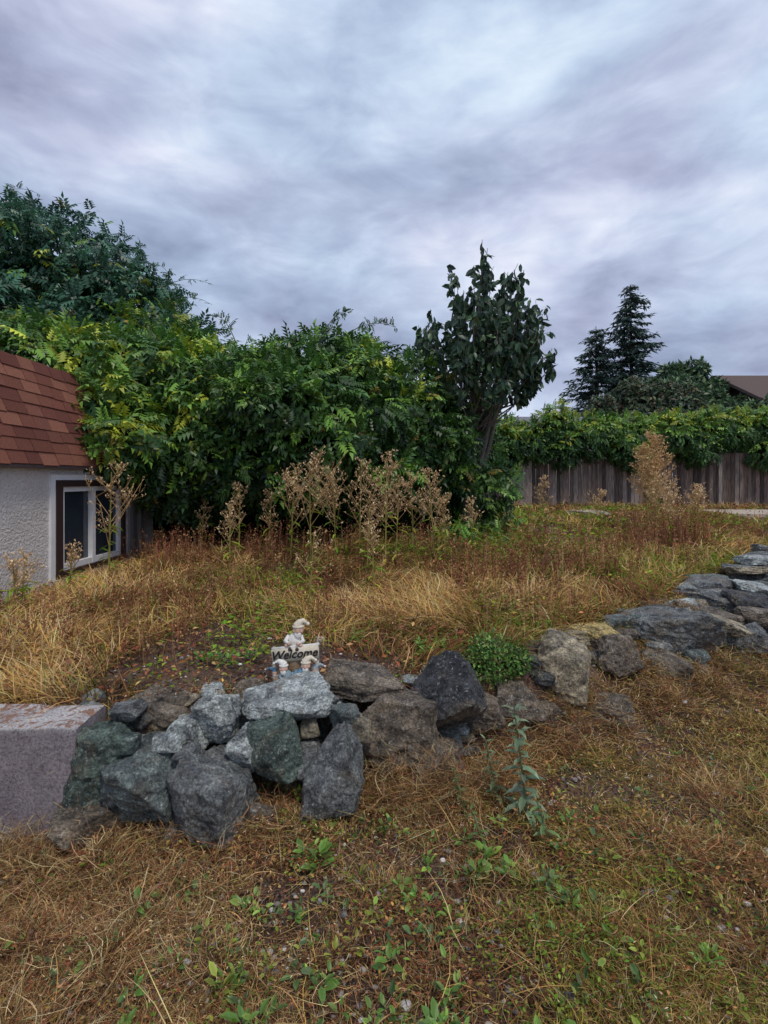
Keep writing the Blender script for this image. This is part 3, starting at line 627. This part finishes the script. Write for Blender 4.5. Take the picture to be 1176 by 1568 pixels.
for (xx,yy,nn,hh) in ((-1.75,4.4,80,.5),(-1.4,4.9,70,.5),(-2.9,4.4,60,.35),(-2.2,3.6,60,.35),(-.45,3.9,50,.4),(-2.6,6.8,120,.55),(-1.5,7.2,120,.55),(-.3,7.6,100,.5),(1.2,5.6,130,.5),(1.7,5.9,110,.5),(2.4,6.2,100,.45),(.6,8.2,80,.5),(3.4,7.4,100,.5),(4.2,8.4,130,.75),(4.8,8.8,130,.8),(5.3,9.2,100,.8),(-3.2,7.6,90,.5),(0.9,6.6,60,.5)):
    stalks(nn,xx,yy,.26,.22,.2,hh,DP,[3,3,2,2])
g.build('dried_dock_stalks',M_grass)

def seedweed(x,y,h,seed,wd=.33,headc=(.66,.52,.36),dense=1.0,leaves=True):
    b=Geo(); z=float(H(x,y)); r=np.random.default_rng(seed); SC=(.48,.37,.22)
    tp=np.array([r.uniform(-.07,.07)*h,r.uniform(-.05,.05),h]); base=np.array([x,y,z])
    t=np.linspace(0,1,7)[:,None]; tube(b,base+tp*t,np.linspace(.012,.004,7),(.34,.36,.13),4)
    tips=[]
    nb=int(12*dense)
    for k in range(nb):
        tk=.35+.63*k/nb; a=r.uniform(0,6.28); L=wd*(1.2-tk)*r.uniform(.8,1.4)*h*1.05; p0=base+tp*tk
        d=np.array([math.cos(a),math.sin(a),r.uniform(.9,1.6)])
        q=np.linspace(0,1,4)[:,None]; pts=p0+d*L*q*.75+np.array([0,0,.15*L])*q*q; tube(b,pts,np.linspace(.005,.003,4),SC,3)
        for m in range(int(7*dense)):
            tm=r.uniform(.3,1); p1=p0+d*L*.75*tm; a2=r.uniform(0,6.28); L2=L*r.uniform(.18,.4)+.03
            d2=np.array([math.cos(a2),math.sin(a2),r.uniform(.3,1.3)])*L2; tube(b,[p1,p1+d2*.5,p1+d2],[.0026,.0022,.002],SC,3)
            for w in range(4): tips.append(p1+d2*r.uniform(.7,1.05)+r.normal(0,.006,3))
    tips=np.array(tips); n=len(tips)
    f=r.normal(0,.7,(n,3))+np.array([0,0,.8]); inst(b,SV*np.array([1,1.2,1]),SQ,tips+r.normal(0,.004,(n,3)),basis(f,r.normal(size=(n,3))),r.uniform(.012,.025,n)*(1+.05*y),np.array(headc)[None]*np.exp(r.normal(0,.28,(n,1))))
    if leaves:
        n=18; tk=r.uniform(.02,.6,n); a=r.uniform(0,6.28,n); f=np.stack([np.cos(a),np.sin(a),r.uniform(-.5,.4,n)],-1)
        inst(b,LV*np.array([1,.5,1]),LQ,base+tp*tk[:,None],basis(f,np.tile([0,0,1.],(n,1))),r.uniform(.08,.2,n),pick([(.32,.46,.08),(.44,.42,.13),(.17,.32,.06)],[2,1,2],n),None,LT_)
    b.build('dried_seed_weed',M_grass)
for k,(x,y,h,wd,dn) in enumerate([(-2.98,5.65,1.25,.36,1),(-.92,6.6,1.36,.40,1.3),(-1.25,7.0,1.2,.34,1.1),(-.62,6.8,1.2,.30,1.1),(.02,6.6,1.42,.28,1.3),(.16,6.9,1.1,.25,1),(.68,7.0,1.22,.24,1.2),(-.33,7.0,1.36,.24,1.1),(-.2,6.3,.8,.3,.8),(.42,7.3,1.2,.22,1),
   (-2.0,7.2,1.05,.24,.9),(5.2,9.9,1.85,.28,2.0),(5.35,10.2,1.5,.3,1.6),(4.95,9.8,1.4,.28,1.4),(-2.7,7.7,.8,.2,.8),(-3.2,5.3,.5,.3,.8),(-.66,4.6,.7,.3,.7),(3.6,12,1.1,.24,1),(-1.65,7.4,.9,.25,.9),(5.8,10.5,.95,.3,1),(-3.3,4.75,.5,.35,.8),(4.4,10.6,.8,.3,1),(6.0,11.5,1.0,.3,1),(-.1,5.2,.75,.25,.7),(5.1,10.1,1.65,.25,1.8),(.85,7.3,.85,.24,1),(2.8,11.4,.9,.25,1),(-1.95,6.6,.8,.25,.8),(1.3,7.9,.8,.25,.9),(5.6,9.3,.9,.35,1.2),(4.7,8.6,.8,.35,1),(-3.1,4.4,.5,.3,.8),(6.4,10.6,.9,.3,1),(4.9,9.4,1.1,.3,1.2)]):
    seedweed(x,y,h,300+k,wd,(.76,.62,.44) if k not in (11,12,13,24) else (.76,.58,.36),dn)

# ---------------------------------------------------------------- foreground slope vegetation
def lowmask(x,y): return fbm(x*1.5+9,y*1.5+2,o=4)
g=Geo()
x,y,z=terr_pts(150000,1.15,11,-1)
f=lowmask(x,y); mid=np.exp(-((x+.05)/.6)**2)*np.clip((3.0-y)/1.2,0,1)
k=rng.uniform(size=len(x))<np.clip((f-.32)*4.5,.12,1)*(1-.6*mid); x,y,z,f=x[k],y[k],z[k],f[k]; n=len(x)
rt=np.clip((x-.4)/1.5,0,1)
c=pick([TAN,(.50,.33,.16),BRW,RED,OLV,PAL,(.16,.09,.06)],[3.5,3,4.5,3,2,2.2,3.5],n,.3)
gy=(rng.uniform(size=n)<rt*.6); c=np.where(gy[:,None],pick([(.56,.46,.15),(.38,.36,.10),(.72,.58,.24),(.24,.29,.07)],[2.3,2,1.4,1.2],n,.3),c)
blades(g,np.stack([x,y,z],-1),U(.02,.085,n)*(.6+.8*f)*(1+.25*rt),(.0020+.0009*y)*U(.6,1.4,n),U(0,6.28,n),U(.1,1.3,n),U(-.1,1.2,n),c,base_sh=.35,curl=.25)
def tuft(cx,cy,nb,L0,L1,pal,w,rad=.05,hh=0,wd=.0026,lift=0):
    dx=rng.normal(0,rad,nb); dy=rng.normal(0,rad,nb); x=cx+dx; y=cy+dy; z=H(x,y)+lift+U(0,1,nb)*hh*np.exp(-(dx**2+dy**2)/(2*rad*rad))
    a=np.arctan2(dy,dx)+rng.normal(0,.8,nb)
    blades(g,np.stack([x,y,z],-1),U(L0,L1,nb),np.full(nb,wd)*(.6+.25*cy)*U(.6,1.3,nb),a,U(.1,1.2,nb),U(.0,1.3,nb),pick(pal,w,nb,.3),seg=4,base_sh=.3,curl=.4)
RG=[(.56,.46,.15),(.38,.37,.10),(.78,.62,.28),(.22,.28,.06),(.28,.15,.09)]
for k in range(900):
    yy=math.exp(U(math.log(1.25),math.log(7.5))); xx=U(-.8,.85)*yy
    if dwall(xx,yy)>-.02: continue
    if abs(xx+.05)<.5 and yy<2.2 and U(0,1)<.6: continue
    if xx<-1.38 and yy>2.25: continue
    q=U(0,1); nb=rng.integers(40,110); rd=U(.025,.08); hh=rd*U(.5,1.3)
    if xx>.4 and q<.55: tuft(xx,yy,nb,.03,.09,RG,[3,3,1.5,2,1.2],rd,hh)
    elif q<.74: tuft(xx,yy,nb,.03,.10,[PAL,TAN,(.55,.36,.17),BRW],[3,3,3,1],rd,hh)
    elif q<.90: tuft(xx,yy,nb,.03,.09,[BRW,RED,(.17,.09,.06),TAN],[3,3,2.5,.8],rd,hh)
    else: tuft(xx,yy,nb,.02,.06,[GRN,OLV,(.28,.40,.07)],[3,2,1.5],rd,hh*.5,.0035)
for (xx,yy,hh,m) in [(-1.1,2.28,.10,9),(-.85,2.22,.12,7),(-1.5,2.2,.18,14),(-.55,2.30,.12,6),(-.3,2.32,.06,4),(.05,2.60,.26,14),(.25,2.64,.26,14),(.15,2.56,.15,8),(.45,2.72,.22,12),(.7,2.9,.18,12),(.85,3.15,.2,10),(1.1,3.12,.1,9),(1.35,3.25,.1,9),(1.6,3.4,.12,9),(1.85,3.6,.14,10),(2.3,3.75,.15,10),(2.7,4.0,.18,10),(3.2,4.2,.2,10),(-1.8,2.05,.14,16),(-1.3,2.05,.10,12),(-1.6,1.8,.12,14),(2.5,4.5,.2,5),(1.0,3.55,.15,6),(-1.0,1.75,.10,10),(3.8,4.6,.2,8),(-1.35,1.7,.12,14),(-1.15,1.55,.10,10),(-.75,1.95,.10,8),(-1.0,2.05,.12,12),(1.3,2.2,.10,8),(1.7,2.6,.10,8),(1.1,1.75,.08,8)]:
    for q in range(m): tuft(xx+U(-.18,.18),yy+U(-.10,.10),60,.04,.14,[PAL,TAN,(.55,.36,.18),BRW,RED],[2.6,3,3,2.4,1.3],.045,hh)
n=260; yy=np.exp(U(math.log(1.3),math.log(4),n)); xx=U(-.8,.8,n)*yy; k=dwall(xx,yy)<-.1; xx,yy=xx[k],yy[k]; n=len(xx)
blades(g,np.stack([xx,yy,H(xx,yy)],-1),U(.12,.28,n),np.full(n,.0032),U(0,6.28,n),U(.5,1.3,n),U(.1,.6,n),pick([PAL,STR],[1,1],n),seg=5,base_sh=.8,curl=.1)
x,y,z=terr_pts(60000,1.15,8,-1); n=len(x); f=lowmask(x+3,y); k=rng.uniform(size=n)<np.clip((f-.45)*6,.05,1); x,y,z=x[k],y[k],z[k]; n=len(x)
inst(g,SV*np.array([1,.5,1]),SQ,np.stack([x,y,z+U(.02,.10,n)],-1),basis(rng.normal(size=(n,3)),rng.normal(size=(n,3))),(.006+.003*y)*U(.6,1.5,n),pick([PAL,TAN,(.85,.74,.56),(.5,.32,.16)],[2,3,1.5,2],n))
x,y,z=terr_pts(140000,1.15,10,-1); n=len(x); f=fbm(x*2.2+70,y*2.2,o=3); rt=np.clip((x-.3)/1.5,0,1)
k=rng.uniform(size=n)<np.clip((f-.35)*4,.15,1); x,y,z,f,rt=x[k],y[k],z[k],f[k],rt[k]; n=len(x)
gn=np.clip((fbm(x*1.9+11,y*1.9+33,o=3)-.44)*7+rt*.1,0,1)*.8
c=np.where((rng.uniform(size=n)<gn)[:,None],pick([(.14,.26,.045),(.28,.40,.07),(.085,.16,.035),(.22,.23,.07)],[3,1.4,2,2.2],n),pick([BRW,RED,(.50,.33,.15),(.15,.085,.06),(.32,.27,.09)],[3,3,2,3.5,1.8],n))
inst(g,SV,SQ,np.stack([x,y,z+U(.003,.07,n)],-1),basis(np.stack([rng.normal(size=n),rng.normal(size=n),U(-.4,.6,n)],-1),np.array([0,0,1.])+rng.normal(0,.45,(n,3))),(.008+.0032*y)*U(.6,1.8,n),c)
g.build('slope_dry_grass',M_grass)

# broad leaf weed rosettes
g=Geo()
def rosette(cx,cy,nl,L,col,up=.35):
    a=U(0,6.28)+np.arange(nl)*2.4+rng.normal(0,.3,nl); z=float(H(cx,cy))+.015
    f=np.stack([np.cos(a),np.sin(a),up+rng.normal(0,.3,nl)],-1); P=np.tile([cx,cy,z],(nl,1))+f*.012+np.stack([0*a,0*a,U(0,.05,nl)],-1)
    inst(g,LV*np.array([1,1.1,1]),LQ,P,basis(f,np.tile([0,0,1.],(nl,1))+rng.normal(0,.4,(nl,3))),U(.55,1.15,nl)*L,jit(col,nl,.28,.10),[.8,1,.75,1,1.05,.8,1.05,1],LT_)
gc=[(.15,.27,.045),(.22,.36,.06),(.09,.16,.04),(.30,.35,.05),(.12,.20,.06)]
for k in range(290):
    yy=math.exp(U(math.log(1.35),math.log(3.3))); xx=rng.normal(-.02,.40)*yy*.8
    if k%3==0: xx=U(-.75,.8)*yy
    if dwall(xx,yy)>-.25: continue
    rosette(xx,yy,rng.integers(4,10),U(.022,.050),gc[rng.integers(5)],U(.1,.9))
for (xx,yy,nl,L) in ((-.30,2.42,8,.055),(-.27,2.15,8,.07),(-.33,2.18,7,.06),(.02,1.72,7,.05),(.42,2.2,10,.065),(.5,2.1,8,.06),(.36,2.12,8,.05),(.10,1.95,9,.045),(-.52,1.95,7,.05),(.15,1.52,7,.06),(-.4,1.5,7,.06),(1.05,1.7,7,.055),(.0,2.35,7,.04),(-.9,1.9,7,.05),(.8,1.95,7,.06),(.2,1.62,8,.055),(-.2,1.65,8,.05),(-.5,1.65,8,.055)):
    rosette(xx,yy,nl,L,gc[0],.45); rosette(xx+.03,yy+.02,5,L*.7,gc[1],.8)
for (xx,yy) in ((-1.05,3.32),(-.98,3.2),(-1.12,3.25),(.25,3.55),(.35,3.6),(-.2,3.7),(.3,3.45),(-.85,3.3)): 
    for q in range(4): rosette(xx+U(-.06,.06),yy+U(-.06,.06),9,.04,(.17,.36,.05),.6)
g.build('green_weeds',M_leaf)
def leafy(x,y,h,L,col,seed,name='leafy_weed'):
    r=np.random.default_rng(seed); g=Geo(); z=float(H(x,y)); tp=np.array([-.06,.03,h]); t=np.linspace(0,1,6)[:,None]
    tube(g,np.array([x,y,z])+tp*t,np.linspace(.006,.003,6),(.18,.22,.10),5)
    n=int(h/.013); tk=np.linspace(.05,1,n); a=np.arange(n)*2.4; f=np.stack([np.cos(a),np.sin(a),r.uniform(-.35,.35,n)+.5*(tk>.9)],-1)
    inst(g,LV*np.array([1,.8,1]),LQ,np.array([x,y,z])+tp*tk[:,None],basis(f,np.tile([0,0,1.],(n,1))),L*(1.15-.55*tk)*r.uniform(.7,1.2,n),jit(col,n,.2,.06),[.85,1,.75,1,1.05,.8,1.05,1],LT_)
    g.build(name,M_leaf)
leafy(.68,2.46,.52,.10,(.22,.31,.18),1); leafy(.45,2.3,.16,.05,(.15,.28,.07),2); leafy(.74,2.3,.2,.07,(.18,.28,.10),4); leafy(.57,2.6,.30,.06,(.18,.28,.12),5); leafy(.40,2.52,.22,.05,(.16,.26,.08),6)
sb=empty('round_shrub'); bl=[(.71,3.42,.44,.19,.18,.12),(.58,3.33,.41,.12,.13,.09),(.83,3.40,.42,.12,.13,.09),(.66,3.38,.50,.10,.12,.07)]
g=Geo(); blob_core(g,bl,.6,(.02,.04,.012)); g.build('shrub_interior',M_dark,parent=sb)
P,nr,_=sample_blobs(bl,5200,.5,.45,.55,8); P=P+rng.normal(0,.018,P.shape); g=Geo(); inst(g,SV,SQ,P,orient(nr,-.1,.7,.6),U(.016,.036,len(P)),pick([(.11,.25,.045),(.24,.40,.08),(.07,.15,.035),(.3,.28,.1)],[3,1.6,2.4,.4],len(P))); g.build('leaves',M_leaf,parent=sb)

# pebbles
g=Geo(); V,T=ico(2)
n=2400; yy=np.exp(U(math.log(1.2),math.log(5),n)); xx=U(-.8,.8,n)*yy; s=np.abs(rng.normal(0,.0050,n))+.003; zz=H(xx,yy)
for k in range(n):
    sc=s[k]*(2.0 if rng.uniform()<.01 else 1)
    c=np.array([(.26,.23,.22),(.36,.33,.31),(.72,.69,.65),(.16,.15,.16),(.42,.34,.25)][rng.choice(5,p=[.32,.25,.14,.18,.11])])*U(.8,1.2)
    W=V*np.array([U(.8,1.5),U(.8,1.3),U(.5,.8)])*sc*(1+.3*(vnoise(V[:,0]*1.7+k,V[:,1]*1.7,V[:,2]*1.7)-.5))[:,None]
    g.add(W+np.array([xx[k],yy[k],zz[k]+sc*.25+.006]),c,None,T)
g.build('pebbles',M_pebble,smooth=True)

# ---------------------------------------------------------------- welcome figurine
fx,fy=-.51,3.02; fz=float(H(fx,fy))+.01
fig=empty('welcome_gnome_statue'); g=Geo()
CR=(.74,.66,.52); WH=(.82,.80,.74); BL=(.14,.27,.38); SK=(.66,.45,.34); DKB=(.05,.04,.035); BRN2=(.33,.24,.16); GN=(.15,.20,.12)
def E(c,r,col,s=3,M=None): ell(g,(fx+c[0],fy+c[1],fz+c[2]),r,col,s,M)
E((0,0,.01),(.14,.08,.03),GN); E((-.06,-.02,.02),(.07,.06,.03),BRN2); E((.07,-.02,.02),(.06,.05,.03),(.10,.13,.15))
def gnome(x,y,z,s,coat,hat,tilt=0,face=SK):
    E((x,y,z+.035*s),(.034*s,.03*s,.045*s),coat); 
    E((x-.018*s,y-.03*s,z+.006*s),(.013*s,.022*s,.011*s),DKB,2); E((x+.018*s,y-.03*s,z+.006*s),(.013*s,.022*s,.011*s),DKB,2)
    for sg in (-1,1):
        tube(g,np.array([[fx+x+sg*.03*s,fy+y,fz+z+.06*s],[fx+x+sg*.045*s,fy+y-.02*s,fz+z+.04*s],[fx+x+sg*.025*s,fy+y-.042*s,fz+z+.035*s]]),[.012*s,.011*s,.009*s],coat,7); E((x+sg*.022*s,y-.045*s,z+.035*s),(.009*s,)*3,face,2)
    hx=x+tilt*.02; hz=z+.092*s
    E((hx,y-.004,hz),(.027*s,.026*s,.027*s),face)
    E((hx,y-.028*s,hz-.004*s),(.007*s,)*3,(.6,.33,.25),2)
    for sg in (-1,1): E((hx+sg*.010*s,y-.0245*s,hz+.006*s),(.0035*s,)*3,DKB,1); E((hx+sg*.017*s,y-.018*s,hz-.004*s),(.009*s,.008*s,.008*s),(.6,.36,.27),2)
    E((hx,y-.02*s,hz-.020*s),(.018*s,.012*s,.020*s),WH); 
    E((hx,y,hz+.018*s),(.031*s,.030*s,.012*s),hat)
    tube(g,np.array([[fx+hx,fy+y,fz+hz+.02*s],[fx+hx+tilt*.010,fy+y,fz+hz+.036*s],[fx+hx+tilt*.030,fy+y,fz+hz+.046*s],[fx+hx+tilt*.052,fy+y,fz+hz+.034*s]]),[.028*s,.021*s,.013*s,.006*s],hat,9)
    E((hx+tilt*.056,y,hz+.030*s),(.009*s,)*3,WH,2)
gnome(.045,-.045,.02,.98,BL,CR,1); gnome(-.04,-.05,.015,.88,(.25,.33,.38),WH,-1); gnome(.095,-.02,.01,.7,WH,(.35,.4,.42),1); gnome(-.095,-.02,.01,.55,CR,BL,-1)
gnome(-.01,.03,.185,1.15,WH,CR,1)
tube(g,[[fx-.01,fy+.03,fz+.02],[fx-.01,fy+.03,fz+.2]],[.05,.045],BRN2,9)
box(g,(fx,fy-.012,fz+.165),(.27,.016,.075),CR,ry=-.10); box(g,(fx,fy-.008,fz+.205),(.275,.014,.012),WH,ry=-.10); box(g,(fx,fy-.008,fz+.124),(.27,.014,.010),BRN2,ry=-.10)
tube(g,[[fx-.125,fy,fz],[fx-.125,fy,fz+.2]],[.012,.010],CR,8); tube(g,[[fx+.125,fy,fz],[fx+.125,fy,fz+.225]],[.012,.010],CR,8)
for sg in (-1,1): E((-.01+sg*.04,-.01,.212),(.014,.014,.011),SK,2)
g.build('gnomes_and_board',M_fig,smooth=True,parent=fig)
m_ink,nt,p,out=newmat('black_lettering'); p.inputs['Base Color'].default_value=(.015,.015,.015,1)
cu=bpy.data.curves.new('lettering','FONT'); cu.body='Welcome'; cu.size=.068; cu.shear=.35; cu.extrude=.002; cu.offset=.0012; cu.align_x='CENTER'; cu.materials.append(m_ink)
t=bpy.data.objects.new('lettering',cu); scene.collection.objects.link(t); t.location=(fx-.006,fy-.0235,fz+.144); t.rotation_euler=(math.radians(90),-.10,0); t.parent=fig

# ---------------------------------------------------------------- sky / light
w=bpy.data.worlds.new("World"); scene.world=w; w.use_nodes=True; nt=w.node_tree; N=nt.nodes; Lk=nt.links; bgn=N['Background']
sky=N.new('ShaderNodeTexSky'); sky.sky_type='NISHITA'; sky.sun_disc=False
tc=N.new('ShaderNodeTexCoord'); sp=N.new('ShaderNodeSeparateXYZ'); Lk.new(tc.outputs['Generated'],sp.inputs[0])
def M(op,a,b=None,cl=False):
    m=N.new('ShaderNodeMath'); m.operation=op; m.use_clamp=cl
    for i_,s in enumerate((a,b)):
        if s is None: continue
        if hasattr(s,'is_linked'): Lk.new(s,m.inputs[i_])
        else: m.inputs[i_].default_value=s
    return m.outputs[0]
zc=M('ADD',M('MAXIMUM',sp.outputs[2],0.0),.80)
cb=N.new('ShaderNodeCombineXYZ'); Lk.new(M('DIVIDE',sp.outputs[0],zc),cb.inputs[0]); Lk.new(M('DIVIDE',sp.outputs[1],zc),cb.inputs[1]); Lk.new(M('MULTIPLY',sp.outputs[2],1.9),cb.inputs[2])
mp=N.new('ShaderNodeMapping'); mp.inputs['Rotation'].default_value=(0,0,.35); mp.inputs['Location'].default_value=(1.3,3.1,5.7); mp.inputs['Scale'].default_value=(1.25,1.0,1.1); Lk.new(cb.outputs[0],mp.inputs[0])
n1=noise(N,Lk,mp.outputs[0],2.9,4,.5,.2); n2=noise(N,Lk,mp.outputs[0],7.5,8,.6,.4)
mp2=N.new('ShaderNodeMapping'); mp2.inputs['Rotation'].default_value=(0,.3,-.6); mp2.inputs['Scale'].default_value=(1.8,2.8,2.8); Lk.new(cb.outputs[0],mp2.inputs[0])
n4=noise(N,Lk,mp2.outputs[0],1.8,7,.55,.4)
dn=M('ADD',M('ADD',M('MULTIPLY',n1,.62),M('MULTIPLY',n2,.24)),M('MULTIPLY',n4,.14))
dt=N.new('ShaderNodeVectorMath'); dt.operation='DOT_PRODUCT'; Lk.new(tc.outputs['Generated'],dt.inputs[0]); v=Vector((.12,1,.58)).normalized(); dt.inputs[1].default_value=v[:]
glow=M('POWER',M('MAXIMUM',dt.outputs['Value'],0.0),6.0)
val=M('ADD',dn,M('MULTIPLY',glow,.065))
cr=ramp(N,[(.40,(.24,.275,.40)),(.47,(.33,.385,.53)),(.54,(.43,.50,.66)),(.61,(.57,.65,.80)),(.71,(.80,.86,.95))]); Lk.new(val,cr.inputs[0])
n3=noise(N,Lk,mp.outputs[0],1.6,3,.5,.3); rr=ramp(N,[(.42,(.95,1.01,1.03)),(.62,(1.045,.985,1.01))]); Lk.new(n3,rr.inputs[0])
cc_=mix(N,Lk,cr.outputs[0],rr.outputs[0],1.0,'MULTIPLY')
sc=N.new('ShaderNodeVectorMath'); sc.operation='SCALE'; sc.inputs['Scale'].default_value=11; Lk.new(cc_,sc.inputs[0])
fin=mix(N,Lk,sky.outputs[0],sc.outputs[0],.95); Lk.new(fin,bgn.inputs['Color']); bgn.inputs['Strength'].default_value=.1
sl_=bpy.data.lights.new('sun','SUN'); sl_.energy=1.5; sl_.angle=math.radians(10); sl_.color=(1,.93,.82)
so=bpy.data.objects.new('sun',sl_); scene.collection.objects.link(so)
EL=math.radians(58)
sd=Vector((.45*math.cos(EL),-.75*math.cos(EL),math.sin(EL))).normalized(); so.rotation_euler=sd.to_track_quat('Z','Y').to_euler()
sky.sun_rotation=math.atan2(sd.x,sd.y); sky.sun_elevation=math.asin(sd.z)

cam=bpy.data.cameras.new('camera'); cam.lens=36*800/1568; cam.sensor_width=36; cam.shift_y=-49/1568; cam.clip_end=3000; cam.clip_start=.05
co=bpy.data.objects.new('camera',cam); co.location=(0,0,1.6); co.rotation_euler=(math.radians(90),0,0); scene.collection.objects.link(co); scene.camera=co
scene.view_settings.view_transform='Standard'; scene.view_settings.look='None'; scene.view_settings.exposure=0
